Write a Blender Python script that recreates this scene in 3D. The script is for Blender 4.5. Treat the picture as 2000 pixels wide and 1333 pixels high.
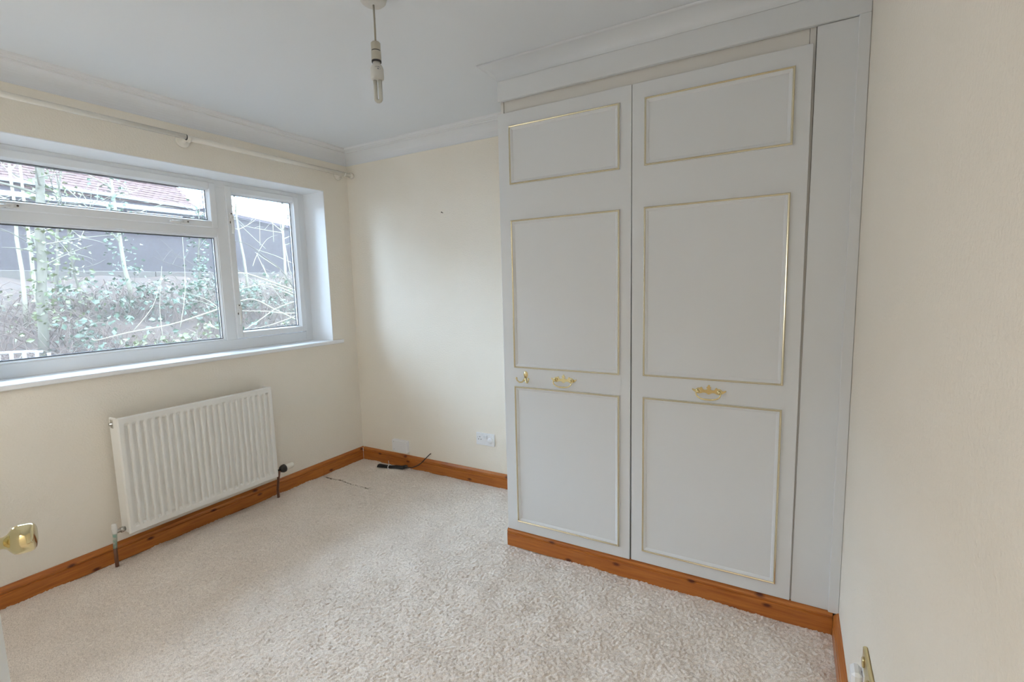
import bpy, math, random
import numpy as np
from mathutils import Vector, Matrix

# ------------------------------------------------------------------ scene, camera, light
SC = bpy.context.scene
COL = SC.collection
for o in list(bpy.data.objects):
    bpy.data.objects.remove(o)

cam_d = bpy.data.cameras.new('camera')
cam_d.sensor_width = 36.0
cam_d.lens = 952.29 / 2000.0 * 36.0
cam_d.clip_start = 0.02
cam_d.clip_end = 300
cam = bpy.data.objects.new('camera', cam_d)
COL.objects.link(cam)
_y, _p, _r = (math.radians(a) for a in (-29.943, -6.5667, -1.4075))
_f = Vector((math.sin(_y)*math.cos(_p), math.cos(_y)*math.cos(_p), math.sin(_p)))
_rt = _f.cross(Vector((0, 0, 1))).normalized()
_up = _rt.cross(_f)
_R = _rt*math.cos(_r) + _up*math.sin(_r)
_U = -_rt*math.sin(_r) + _up*math.cos(_r)
M = Matrix((_R, _U, -_f)).transposed().to_4x4()
M.translation = Vector((2.9877, -2.7188, 1.3706))
cam.matrix_world = M
SC.camera = cam

world = bpy.data.worlds.new('overcast_sky')
SC.world = world
world.use_nodes = True
bg = world.node_tree.nodes['Background']
bg.inputs[0].default_value = (0.69, 0.90, 1.17, 1)
bg.inputs[1].default_value = 15.3

# added fill lamp on the unseen landing, brightening the room through the doorway
hl = bpy.data.lights.new('landing_fill', 'AREA')
hl.shape = 'RECTANGLE'
hl.size = 0.9
hl.size_y = 0.9
hl.energy = 15
hl.color = (1.0, 0.98, 0.95)
hlo = bpy.data.objects.new('landing_fill', hl)
COL.objects.link(hlo)
hlo.location = (2.68, -3.5, 2.36)
# added fill lamp out of frame, turned to the walls beside the camera
fl = bpy.data.lights.new('side_fill', 'AREA')
fl.shape = 'DISK'
fl.size = 0.16
fl.energy = 13.2
fl.color = (0.95, 0.98, 1.03)
flo = bpy.data.objects.new('side_fill', fl)
COL.objects.link(flo)
flo.location = (0.42, -2.58, 1.30)
flo.rotation_euler = Vector((.80, -.60, -.06)).to_track_quat('-Z', 'Y').to_euler()

SC.view_settings.view_transform = 'Standard'
SC.view_settings.look = 'None'
SC.view_settings.gamma = 1.0
SC.view_settings.use_curve_mapping = False
SC.view_settings.exposure = -0.05
SC.cycles.max_bounces = 14
SC.cycles.diffuse_bounces = 8
SC.cycles.transparent_max_bounces = 16
SC.cycles.use_denoising = True

rng = np.random.default_rng(7)
W, H, YF = 3.1835, 2.395, -2.79

# ------------------------------------------------------------------ materials
def mat(name, color, rough=0.5, metal=0.0, spec=0.5):
    m = bpy.data.materials.new(name)
    m.use_nodes = True
    b = m.node_tree.nodes['Principled BSDF']
    b.inputs['Base Color'].default_value = (*color, 1)
    b.inputs['Roughness'].default_value = rough
    b.inputs['Metallic'].default_value = metal
    b.inputs['Specular IOR Level'].default_value = spec
    m.diffuse_color = (*color, 1)
    return m

def nd(m, t, **kw):
    n = m.node_tree.nodes.new(t)
    for k, v in kw.items():
        if k.startswith('i_'):
            n.inputs[k[2:].replace('_', ' ')].default_value = v
        else:
            setattr(n, k, v)
    return n

def lk(m, a, b):
    m.node_tree.links.new(a, b)

def coords(m, scale=(1, 1, 1)):
    tc = nd(m, 'ShaderNodeTexCoord')
    mp = nd(m, 'ShaderNodeMapping')
    mp.inputs['Scale'].default_value = scale
    lk(m, tc.outputs['Object'], mp.inputs['Vector'])
    return mp.outputs['Vector']

def noise_bump(m, scale, dist, strength=0.5, detail=4, sc=(1, 1, 1), rough=0.55):
    v = coords(m, sc)
    n = nd(m, 'ShaderNodeTexNoise', i_Scale=scale, i_Detail=detail, i_Roughness=rough)
    lk(m, v, n.inputs['Vector'])
    b = nd(m, 'ShaderNodeBump', i_Strength=strength, i_Distance=dist)
    lk(m, n.outputs['Fac'], b.inputs['Height'])
    lk(m, b.outputs['Normal'], m.node_tree.nodes['Principled BSDF'].inputs['Normal'])
    return n

def noise_color(m, scale, c1, c2, p1=0.35, p2=0.65, detail=4, sc=(1, 1, 1)):
    v = coords(m, sc)
    n = nd(m, 'ShaderNodeTexNoise', i_Scale=scale, i_Detail=detail)
    lk(m, v, n.inputs['Vector'])
    r = nd(m, 'ShaderNodeValToRGB')
    r.color_ramp.elements[0].position = p1
    r.color_ramp.elements[0].color = (*c1, 1)
    r.color_ramp.elements[1].position = p2
    r.color_ramp.elements[1].color = (*c2, 1)
    lk(m, n.outputs['Fac'], r.inputs['Fac'])
    lk(m, r.outputs['Color'], m.node_tree.nodes['Principled BSDF'].inputs['Base Color'])
    return r

m_wall = mat('cream_wallpaper', (0.84, 0.80, 0.725), 0.75, spec=0.25)
noise_color(m_wall, 2.0, (0.835, 0.785, 0.695), (0.855, 0.805, 0.72))
noise_bump(m_wall, 110, 0.003, 0.7, 3)
m_ceil = mat('ceiling_white', (0.745, 0.775, 0.81), 0.85, spec=0.2)
noise_bump(m_ceil, 60, 0.001, 0.25, 3)
m_cove = mat('coving_white', (0.76, 0.77, 0.785), 0.7, spec=0.25)
m_lin = mat('reveal_white', (0.88, 0.90, 0.92), 0.55)
m_upvc = mat('upvc_white', (0.80, 0.815, 0.83), 0.28)
m_gasket = mat('gasket_black', (0.03, 0.03, 0.035), 0.5)
m_catch = mat('catch_white', (0.78, 0.77, 0.74), 0.35)
m_ward = mat('wardrobe_offwhite', (0.70, 0.722, 0.745), 0.42, spec=0.4)
noise_bump(m_ward, 420, 0.0004, 0.25, 2)
m_ward2 = mat('wardrobe_carcass', (0.70, 0.685, 0.655), 0.5)
m_dark = mat('dark_gap', (0.10, 0.085, 0.07), 0.8)
m_gilt = mat('gilt_foil', (0.74, 0.675, 0.50), 0.26, 1.0)
m_brass = mat('polished_brass', (0.82, 0.71, 0.42), 0.10, 1.0)
m_brass2 = mat('satin_brass', (0.72, 0.62, 0.36), 0.28, 1.0)
m_gloss = mat('white_gloss', (0.80, 0.80, 0.78), 0.25)
m_plast = mat('white_plastic', (0.82, 0.83, 0.85), 0.3)
m_plast2 = mat('cream_plastic', (0.78, 0.76, 0.68), 0.4)
m_rad = mat('radiator_enamel', (0.82, 0.81, 0.775), 0.3)
m_flex = mat('black_flex', (0.025, 0.027, 0.03), 0.4)
m_black = mat('black_plastic', (0.03, 0.03, 0.03), 0.5)
m_copper = mat('painted_pipe', (0.16, 0.07, 0.04), 0.45)
m_verd = mat('corroded_pipe', (0.35, 0.42, 0.36), 0.6)
noise_color(m_verd, 60, (0.22, 0.40, 0.33), (0.55, 0.52, 0.45))
m_chrome = mat('chrome_nut', (0.62, 0.62, 0.60), 0.25, 1.0)
m_rod = mat('pole_cream', (0.80, 0.765, 0.69), 0.25)
m_holder = mat('lampholder', (0.50, 0.475, 0.40), 0.4)
m_bulb = mat('bulb_white', (0.60, 0.595, 0.56), 0.3)
m_tube = mat('lamp_tube', (0.55, 0.545, 0.49), 0.15)
m_cord = mat('flex_cream', (0.36, 0.34, 0.28), 0.5)
m_rose = mat('rose_plastic', (0.60, 0.585, 0.56), 0.4)
m_print = mat('bulb_print', (0.22, 0.22, 0.25), 0.5)
m_door = mat('door_paint', (0.82, 0.81, 0.76), 0.35)
m_screw = mat('screw_dark', (0.07, 0.05, 0.04), 0.5)

# pine: long grain, orange varnish, knots
def pine(name, axis):
    m = mat(name, (0.42, 0.15, 0.035), 0.28, spec=0.5)
    s = [14, 14, 14]
    s[axis] = 1.1
    v = coords(m, s)
    n = nd(m, 'ShaderNodeTexNoise', i_Scale=4.0, i_Detail=6, i_Roughness=0.6, i_Distortion=0.6)
    lk(m, v, n.inputs['Vector'])
    r = nd(m, 'ShaderNodeValToRGB')
    e = r.color_ramp.elements
    e[0].position, e[0].color = 0.3, (0.34, 0.095, 0.018, 1)
    e[1].position, e[1].color = 0.7, (0.53, 0.19, 0.035, 1)
    lk(m, n.outputs['Fac'], r.inputs['Fac'])
    tc = nd(m, 'ShaderNodeTexCoord')
    sx = nd(m, 'ShaderNodeSeparateXYZ')
    lk(m, tc.outputs['Object'], sx.inputs[0])
    cb = nd(m, 'ShaderNodeCombineXYZ')
    k1 = nd(m, 'ShaderNodeMath', operation='MULTIPLY'); k1.inputs[1].default_value = 4.3
    k2 = nd(m, 'ShaderNodeMath', operation='MULTIPLY'); k2.inputs[1].default_value = 9.0
    lk(m, sx.outputs[axis], k1.inputs[0]); lk(m, sx.outputs[2], k2.inputs[0])
    lk(m, k1.outputs[0], cb.inputs[0]); lk(m, k2.outputs[0], cb.inputs[1])
    vo = nd(m, 'ShaderNodeTexVoronoi', voronoi_dimensions='2D', i_Scale=1.0, i_Randomness=1.0)
    lk(m, cb.outputs[0], vo.inputs['Vector'])
    r2 = nd(m, 'ShaderNodeValToRGB')
    e = r2.color_ramp.elements
    e[0].position, e[0].color = 0.035, (1, 1, 1, 1)
    e[1].position, e[1].color = 0.10, (0, 0, 0, 1)
    lk(m, vo.outputs['Distance'], r2.inputs['Fac'])
    mx = nd(m, 'ShaderNodeMix', data_type='RGBA')
    mx.inputs[7].default_value = (0.11, 0.022, 0.008, 1)
    lk(m, r2.outputs['Color'], mx.inputs[0])
    lk(m, r.outputs['Color'], mx.inputs[6])
    lk(m, mx.outputs[2], m.node_tree.nodes['Principled BSDF'].inputs['Base Color'])
    return m
m_pine_x = pine('pine_along_x', 0)
m_pine_y = pine('pine_along_y', 1)

m_carpet = mat('carpet_pile', (0.60, 0.51, 0.44), 0.95, spec=0.1)
_v = coords(m_carpet)
_n = nd(m_carpet, 'ShaderNodeTexNoise', i_Scale=260, i_Detail=2)
lk(m_carpet, _v, _n.inputs['Vector'])
_n2 = nd(m_carpet, 'ShaderNodeTexNoise', i_Scale=3.2, i_Detail=5, i_Roughness=0.6)
lk(m_carpet, _v, _n2.inputs['Vector'])
_r = nd(m_carpet, 'ShaderNodeValToRGB')
e = _r.color_ramp.elements
e[0].position, e[0].color = 0.28, (0.62, 0.54, 0.475, 1)
e[1].position, e[1].color = 0.62, (0.90, 0.815, 0.735, 1)
lk(m_carpet, _n.outputs['Fac'], _r.inputs['Fac'])
_r2 = nd(m_carpet, 'ShaderNodeValToRGB')
e = _r2.color_ramp.elements
e[0].position, e[0].color = 0.3, (0.90, 0.88, 0.86, 1)
e[1].position, e[1].color = 0.7, (1.0, 1.0, 1.0, 1)
lk(m_carpet, _n2.outputs['Fac'], _r2.inputs['Fac'])
_mx = nd(m_carpet, 'ShaderNodeMix', data_type='RGBA', blend_type='MULTIPLY')
_mx.inputs[0].default_value = 1.0
lk(m_carpet, _r.outputs['Color'], _mx.inputs[6])
lk(m_carpet, _r2.outputs['Color'], _mx.inputs[7])
lk(m_carpet, _mx.outputs[2], m_carpet.node_tree.nodes['Principled BSDF'].inputs['Base Color'])
m_seam = mat('carpet_backing', (0.20, 0.15, 0.09), 0.9)

# window glass: clear pane with a Fresnel reflection
m_glass = bpy.data.materials.new('window_glass')
m_glass.use_nodes = True
nt = m_glass.node_tree
nt.nodes.remove(nt.nodes['Principled BSDF'])
_t = nt.nodes.new('ShaderNodeBsdfTransparent')
_t.inputs[0].default_value = (0.95, 0.97, 0.965, 1)
_g = nt.nodes.new('ShaderNodeBsdfGlossy')
_g.inputs['Roughness'].default_value = 0.01
_fr = nt.nodes.new('ShaderNodeFresnel')
_fr.inputs['IOR'].default_value = 1.25
_ms = nt.nodes.new('ShaderNodeMixShader')
nt.links.new(_fr.outputs[0], _ms.inputs[0])
nt.links.new(_t.outputs[0], _ms.inputs[1])
nt.links.new(_g.outputs[0], _ms.inputs[2])
_tl = nt.nodes.new('ShaderNodeBsdfTranslucent')
_tl.inputs[0].default_value = (0.97, 0.90, 0.86, 1)
_m2 = nt.nodes.new('ShaderNodeMixShader')          # faint translucent veil: glare of the bright view put into the glass
_m2.inputs[0].default_value = 0.024
nt.links.new(_ms.outputs[0], _m2.inputs[1])
nt.links.new(_tl.outputs[0], _m2.inputs[2])
nt.links.new(_m2.outputs[0], nt.nodes['Material Output'].inputs[0])

# outdoors
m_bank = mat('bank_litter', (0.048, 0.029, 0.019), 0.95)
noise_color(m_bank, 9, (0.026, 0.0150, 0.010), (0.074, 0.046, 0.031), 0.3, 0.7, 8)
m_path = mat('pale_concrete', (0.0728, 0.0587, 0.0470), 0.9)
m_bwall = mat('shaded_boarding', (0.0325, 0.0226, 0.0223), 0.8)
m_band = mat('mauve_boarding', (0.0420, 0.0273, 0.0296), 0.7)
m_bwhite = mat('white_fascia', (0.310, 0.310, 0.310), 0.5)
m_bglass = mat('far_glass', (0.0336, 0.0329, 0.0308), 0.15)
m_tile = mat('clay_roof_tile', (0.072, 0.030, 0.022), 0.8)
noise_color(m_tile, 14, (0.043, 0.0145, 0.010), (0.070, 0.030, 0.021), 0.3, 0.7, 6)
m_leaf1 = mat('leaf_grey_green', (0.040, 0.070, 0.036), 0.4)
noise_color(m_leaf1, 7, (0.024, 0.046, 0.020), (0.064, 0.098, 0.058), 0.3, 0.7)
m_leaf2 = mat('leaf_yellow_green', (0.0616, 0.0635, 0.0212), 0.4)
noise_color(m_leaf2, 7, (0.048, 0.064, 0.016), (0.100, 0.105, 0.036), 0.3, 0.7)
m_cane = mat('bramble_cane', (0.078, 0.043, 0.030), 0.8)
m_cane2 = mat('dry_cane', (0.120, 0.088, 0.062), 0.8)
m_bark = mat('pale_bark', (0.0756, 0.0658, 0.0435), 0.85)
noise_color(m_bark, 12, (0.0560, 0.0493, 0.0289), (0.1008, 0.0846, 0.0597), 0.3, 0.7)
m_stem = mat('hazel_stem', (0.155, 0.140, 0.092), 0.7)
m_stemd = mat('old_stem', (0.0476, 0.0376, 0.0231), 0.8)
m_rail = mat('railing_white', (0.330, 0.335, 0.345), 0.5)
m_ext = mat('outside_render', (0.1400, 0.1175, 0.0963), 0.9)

# ------------------------------------------------------------------ mesh helpers
class MB:
    def __init__(s):
        s.v, s.f, s.m, s.sm = [], [], [], []
    def add(s, verts, faces, mi=0, smooth=False):
        b = len(s.v)
        s.v += [tuple(map(float, p)) for p in verts]
        s.f += [tuple(b+i for i in f) for f in faces]
        s.m += [mi]*len(faces)
        s.sm += [smooth]*len(faces)
        return s
    def box(s, x0, x1, y0, y1, z0, z1, mi=0):
        vs = [(x0, y0, z0), (x1, y0, z0), (x1, y1, z0), (x0, y1, z0), (x0, y0, z1), (x1, y0, z1), (x1, y1, z1), (x0, y1, z1)]
        return s.add(vs, [(0, 3, 2, 1), (4, 5, 6, 7), (0, 1, 5, 4), (1, 2, 6, 5), (2, 3, 7, 6), (3, 0, 4, 7)], mi)
    def bbox(s, x0, x1, y0, y1, z0, z1, b=0.003, mi=0):
        """box with chamfered edges"""
        b = min(b, (x1-x0)*.45, (y1-y0)*.45, (z1-z0)*.45)
        base = len(s.v)
        xs, ys, zs = (x0, x1), (y0, y1), (z0, z1)
        vs, idx = [], {}
        for i in (0, 1):
            for j in (0, 1):
                for k in (0, 1):
                    sx, sy, sz = (1 if i == 0 else -1), (1 if j == 0 else -1), (1 if k == 0 else -1)
                    for a in range(3):
                        p = [xs[i], ys[j], zs[k]]
                        for c, sg in enumerate((sx, sy, sz)):
                            if c != a:
                                p[c] += sg*b
                        idx[(i, j, k, a)] = len(vs)
                        vs.append(p)
        fs = []
        def q(*ks): fs.append(tuple(idx[k] for k in ks))
        for i in (0, 1):
            r = [(i, 0, 0, 0), (i, 1, 0, 0), (i, 1, 1, 0), (i, 0, 1, 0)]
            q(*(r if i else r[::-1]))
            r = [(0, i, 0, 1), (0, i, 1, 1), (1, i, 1, 1), (1, i, 0, 1)]
            q(*(r if i else r[::-1]))
            r = [(0, 0, i, 2), (1, 0, i, 2), (1, 1, i, 2), (0, 1, i, 2)]
            q(*(r if i else r[::-1]))
        def eq(ka, kb, kc, kd, outw):
            p = [Vector(vs[idx[k]]) for k in (ka, kb, kc)]
            n = (p[1]-p[0]).cross(p[2]-p[0])
            q(*((ka, kb, kc, kd) if n.dot(outw) > 0 else (kd, kc, kb, ka)))
        for i in (0, 1):
            for j in (0, 1):
                s1, s2 = (1 if i else -1), (1 if j else -1)
                eq((i, j, 0, 0), (i, j, 1, 0), (i, j, 1, 1), (i, j, 0, 1), Vector((s1, s2, 0)))
                eq((i, 0, j, 0), (i, 1, j, 0), (i, 1, j, 2), (i, 0, j, 2), Vector((s1, 0, s2)))
                eq((0, i, j, 1), (1, i, j, 1), (1, i, j, 2), (0, i, j, 2), Vector((0, s1, s2)))
        for i in (0, 1):
            for j in (0, 1):
                for k in (0, 1):
                    o = Vector((1 if i else -1, 1 if j else -1, 1 if k else -1))
                    t = [(i, j, k, a) for a in range(3)]
                    p = [Vector(vs[idx[x]]) for x in t]
                    if (p[1]-p[0]).cross(p[2]-p[0]).dot(o) < 0:
                        t = t[::-1]
                    q(*t)
        return s.add(vs, fs, mi)
    def tube(s, path, r, n=8, mi=0, caps=True, smooth=True):
        path = [Vector(p) for p in path]
        rs = r if hasattr(r, '__len__') else [r]*len(path)
        vs, fs = [], []
        up = None
        for i, p in enumerate(path):
            t = (path[min(i+1, len(path)-1)] - path[max(i-1, 0)])
            if t.length < 1e-9:
                t = Vector((0, 0, 1))
            t.normalize()
            if up is None:
                a = Vector((0, 0, 1)) if abs(t.z) < .9 else Vector((1, 0, 0))
                u = t.cross(a).normalized()
            else:
                u = (up - t*up.dot(t)).normalized()
            up = u
            w = t.cross(u)
            for k in range(n):
                a = 2*math.pi*k/n
                vs.append(p + (u*math.cos(a) + w*math.sin(a))*rs[i])
        for i in range(len(path)-1):
            for k in range(n):
                a, b = i*n+k, i*n+(k+1) % n
                fs.append((a, b, b+n, a+n))
        s.add(vs, fs, mi, smooth)
        if caps:
            b = len(s.v) - len(vs)
            s.f.append(tuple(b+k for k in range(n))[::-1]); s.m.append(mi); s.sm.append(False)
            b2 = b + (len(path)-1)*n
            s.f.append(tuple(b2+k for k in range(n))); s.m.append(mi); s.sm.append(False)
        return s
    def lathe(s, prof, o, axis=(0, 0, 1), n=24, mi=0, smooth=True, sq=None):
        """prof: list of (distance along axis, radius)"""
        ax = Vector(axis).normalized()
        a = Vector((0, 0, 1)) if abs(ax.z) < .9 else Vector((1, 0, 0))
        u = ax.cross(a).normalized()
        w = ax.cross(u)
        o = Vector(o)
        vs, fs = [], []
        for d, r in prof:
            for k in range(n):
                t = 2*math.pi*k/n
                vs.append(o + ax*d + (u*math.cos(t) + w*math.sin(t))*max(r, 1e-5))
        for i in range(len(prof)-1):
            for k in range(n):
                x, y = i*n+k, i*n+(k+1) % n
                fs.append((x, y, y+n, x+n))
        fs.append(tuple(range(n))[::-1])
        fs.append(tuple((len(prof)-1)*n+k for k in range(n)))
        return s.add(vs, fs, mi, smooth)
    def strip(s, prof, a, b, mi=0, smooth=False, caps=True):
        """closed profile of 3D points `prof` (at a), extruded by vector b-a"""
        d = Vector(b) - Vector(a)
        n = len(prof)
        vs = [Vector(p) for p in prof] + [Vector(p)+d for p in prof]
        fs = [(i, (i+1) % n, (i+1) % n+n, i+n) for i in range(n)]
        s.add(vs, fs, mi, smooth)
        if caps:
            s.add(vs[:n], [tuple(range(n))[::-1]], mi)
            s.add(vs[n:], [tuple(range(n))], mi)
        return s
    def build(s, name, mats, parent=None, recalc=True, smooth_angle=None):
        me = bpy.data.meshes.new(name)
        off = Vector((0, 0, 0))
        root = parent
        while root is not None:
            off = off + root.location
            root = root.parent
        vs = [(x-off.x, y-off.y, z-off.z) for x, y, z in s.v]
        me.from_pydata(vs, [], s.f)
        for m in (mats if isinstance(mats, (list, tuple)) else [mats]):
            me.materials.append(m)
        me.polygons.foreach_set('material_index', s.m)
        me.polygons.foreach_set('use_smooth', s.sm)
        if recalc:
            import bmesh
            bm = bmesh.new(); bm.from_mesh(me)
            bmesh.ops.recalc_face_normals(bm, faces=bm.faces)
            bm.to_mesh(me); bm.free()
        me.update()
        o = bpy.data.objects.new(name, me)
        COL.objects.link(o)
        o.parent = parent
        return o

def thing(name, label, cat, loc=(0, 0, 0), group=None, kind=None):
    o = bpy.data.objects.new(name, None)
    COL.objects.link(o)
    o.location = loc
    o.empty_display_size = 0.05
    return tag(o, label, cat, group, kind)

def tag(o, label, cat, group=None, kind=None):
    o['label'] = label
    o['category'] = cat
    if group: o['group'] = group
    if kind: o['kind'] = kind
    return o

def struct(o, label, cat):
    return tag(o, label, cat, None, 'structure')

def bez(p0, p1, p2, n):
    p0, p1, p2 = Vector(p0), Vector(p1), Vector(p2)
    return [p0*(1-t)**2 + p1*2*t*(1-t) + p2*t*t for t in [i/(n-1) for i in range(n)]]

# ------------------------------------------------------------------ room shell
OY0, OY1, OZ0, OZ1 = -2.14, -0.2272, 0.964, 2.083     # window opening
b = MB()
b.box(-.30, 0, YF-.1, .12, -.1, OZ0).box(-.30, 0, YF-.1, .12, OZ1, H+.1)
b.box(-.30, 0, OY1, .12, OZ0, OZ1).box(-.30, 0, YF-.1, OY0, OZ0, OZ1)
struct(b.build('wall_left', m_wall), 'cream papered wall holding the wide white window', 'wall')
b = MB().box(0, W+.1, 0, .12, -.1, H+.1)
struct(b.build('wall_back', m_wall), 'cream papered wall behind the sockets and the wardrobe', 'wall')
b = MB().box(W, W+.1, -4.1, 0, -.1, H+.1)
struct(b.build('wall_right', m_wall), 'cream papered wall running past the wardrobe end', 'wall')
DX0, DX1, DZ = 2.30, 3.08, 2.0
b = MB()
b.box(0, DX0, YF-.1, YF, -.1, H+.1).box(DX1, W, YF-.1, YF, -.1, H+.1).box(DX0, DX1, YF-.1, YF, DZ, H+.1)
struct(b.build('wall_front', m_wall), 'cream papered wall with the open doorway', 'wall')
b = MB().box(-.3, W+.1, -4.2, .12, H, H+.1)
struct(b.build('ceiling', m_ceil), 'plain white painted ceiling', 'ceiling')
# landing behind the doorway
b = MB().box(1.9, 2.0, -4.1, YF-.1, -.1, H).box(1.9, W+.1, -4.2, -4.1, -.1, H)
struct(b.build('wall_landing', m_wall), 'cream landing wall outside the doorway', 'wall')

floor = MB().box(-.3, W+.1, -4.2, .12, -.2, -.03).build('floor', m_seam)
struct(floor, 'floor covered wall to wall with beige pink twist pile carpet', 'floor')
# carpet pile: tufted height field, with the open seam near the far corner
def carpet():
    st = 0.0052
    xs = np.arange(0.0, W+.001, st)
    ys = np.arange(-3.4, 0.001, st)
    nx, ny = len(xs), len(ys)
    X, Y = np.meshgrid(xs, ys)
    X = X + rng.uniform(-.0018, .0018, X.shape)
    Y = Y + rng.uniform(-.0018, .0018, Y.shape)
    Z = rng.uniform(-.0035, .0035, X.shape)
    # soft lumps of trodden pile
    for k in range(26):
        a = rng.uniform(0, 2*np.pi); fr = rng.uniform(8, 45); ph = rng.uniform(0, 6.28)
        Z += 0.0011*np.sin(fr*(X*np.cos(a)+Y*np.sin(a))+ph)/np.sqrt(1+fr/20)
    # seam
    sy = -.407 - .045*X
    dy = np.abs(Y - sy)
    strength = np.where(X < .52, 1.0, np.clip(1-(X-.52)/.5, 0, .35))
    Z -= np.where(dy < .0090, .006*strength, 0)
    vs = np.stack([X, Y, Z+.001], -1).reshape(-1, 3)
    ii = np.arange(nx*ny).reshape(ny, nx)
    q = np.stack([ii[:-1, :-1], ii[:-1, 1:], ii[1:, 1:], ii[1:, :-1]], -1).reshape(-1, 4)
    cx = vs[q[:, 0], 0]; cy = vs[q[:, 0], 1]
    q = q[~((cx > 1.76) & (cy > -.58))]
    cx = vs[q, 0].mean(1); cy = vs[q, 1].mean(1)
    gap = np.abs(cy + .4085 + .045*cx) < np.where(cx < .30, .0056, .0030)
    q = q[~(gap & (cx > .015) & (cx < .52))]
    me = bpy.data.meshes.new('carpet_pile')
    me.vertices.add(len(vs)); me.vertices.foreach_set('co', vs.astype(np.float32).ravel())
    me.loops.add(q.size); me.loops.foreach_set('vertex_index', q.astype(np.int32).ravel())
    me.polygons.add(len(q))
    me.polygons.foreach_set('loop_start', np.arange(0, q.size, 4, dtype=np.int32))
    me.polygons.foreach_set('loop_total', np.full(len(q), 4, dtype=np.int32))
    me.polygons.foreach_set('use_smooth', np.ones(len(q), dtype=bool))
    me.materials.append(m_carpet)
    me.update(calc_edges=True)
    o = bpy.data.objects.new('carpet_pile', me)
    COL.objects.link(o)
    o.parent = floor
    o['kind'] = 'stuff'
carpet()

# coving: cove profile as (out from wall, z), top bead along the ceiling
CV = [(0, 2.296), (.004, 2.296), (.004, 2.302)]
for t in np.linspace(0, 1, 9):
    a = t*math.pi/2
    CV.append((.006+.064*(1-math.cos(a)), 2.303+.066*math.sin(a)))
CV += [(.071, 2.376), (.078, 2.3765), (.081, 2.381), (.088, 2.383), (.094, 2.3815), (.099, 2.386), (.102, H), (0, H)]
def coving(name, side, a0, a1, label):
    b = MB()
    if side == 'left':
        b.strip([(d, a0, z) for d, z in CV], (0, a0, 0), (0, a1, 0))
    elif side == 'right':
        b.strip([(W-d, a0, z) for d, z in CV], (0, a0, 0), (0, a1, 0))
    elif side == 'back':
        b.strip([(a0, -d, z) for d, z in CV], (a0, 0, 0), (a1, 0, 0))
    else:
        b.strip([(a0, YF+d, z) for d, z in CV], (a0, 0, 0), (a1, 0, 0))
    struct(b.build(name, m_cove), label, 'coving')
coving('trim_1', 'left', YF, 0, 'white plaster coving above the window wall')
coving('trim_2', 'back', 0, 1.73, 'white plaster coving above the back wall left of the wardrobe')
coving('trim_3', 'right', YF, -.71, 'white plaster coving above the wall beside the wardrobe')
coving('trim_4', 'front', 0, W, 'white plaster coving above the doorway wall')

# skirting boards of varnished pine
SK = [(0, 0), (.018, 0), (.018, .064), (.0130, .0665), (.0130, .0700), (.0172, .0735), (.0178, .079), (.0158, .086), (.0105, .092), (.0060, .0965), (.0045, .099), (0, .099)]
def sk_left(a0, a1, o): return MB().strip([(d, a0, z) for d, z in SK], (0, a0, 0), (0, a1, 0)).build('board', m_pine_y, o)
bl = thing('baseboard_left', 'varnished pine skirting under the window and radiator', 'skirting', (0, -1.4, 0), kind='structure')
sk_left(YF, -.4085, bl); sk_left(-.407, -.001, bl)
bb = MB().strip([(0.0185, -d, z) for d, z in SK], (0.0185, 0, 0), (1.738, 0, 0)).build('baseboard_back', m_pine_x)
struct(bb, 'varnished pine skirting along the back wall by the black flex', 'skirting')
br = MB().strip([(W-d, YF, z) for d, z in SK], (0, YF, 0), (0, -.622, 0)).build('baseboard_right', m_pine_y)
struct(br, 'varnished pine skirting below the brass socket', 'skirting')
struct(MB().box(.0165, .0195, -.0195, -.0165, .0, .095).build('trim_5', m_lin), 'pale filler line in the skirting corner', 'filler')

# ------------------------------------------------------------------ window
win = thing('window_1', 'white plastic double glazed window with deep white reveal', 'window', (-.217, -1.18, 1.5), kind='structure')
b = MB()
b.box(-.29, .002, OY1-.004, OY1, .98, OZ1)
b.box(-.29, .002, OY0, OY0+.004, .98, OZ1)
b.box(-.29, .002, OY0, OY1, OZ1-.004, OZ1+.0)
b.build('reveal', m_lin, win)
b = MB().box(-.235, .0003, OY0, OY1, .9645, .988)
b.bbox(.0003, .026, OY0-.083, OY1+.083, .964, .988, .004)
b.build('window_sill', m_lin, win)
FX = -.217
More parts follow.
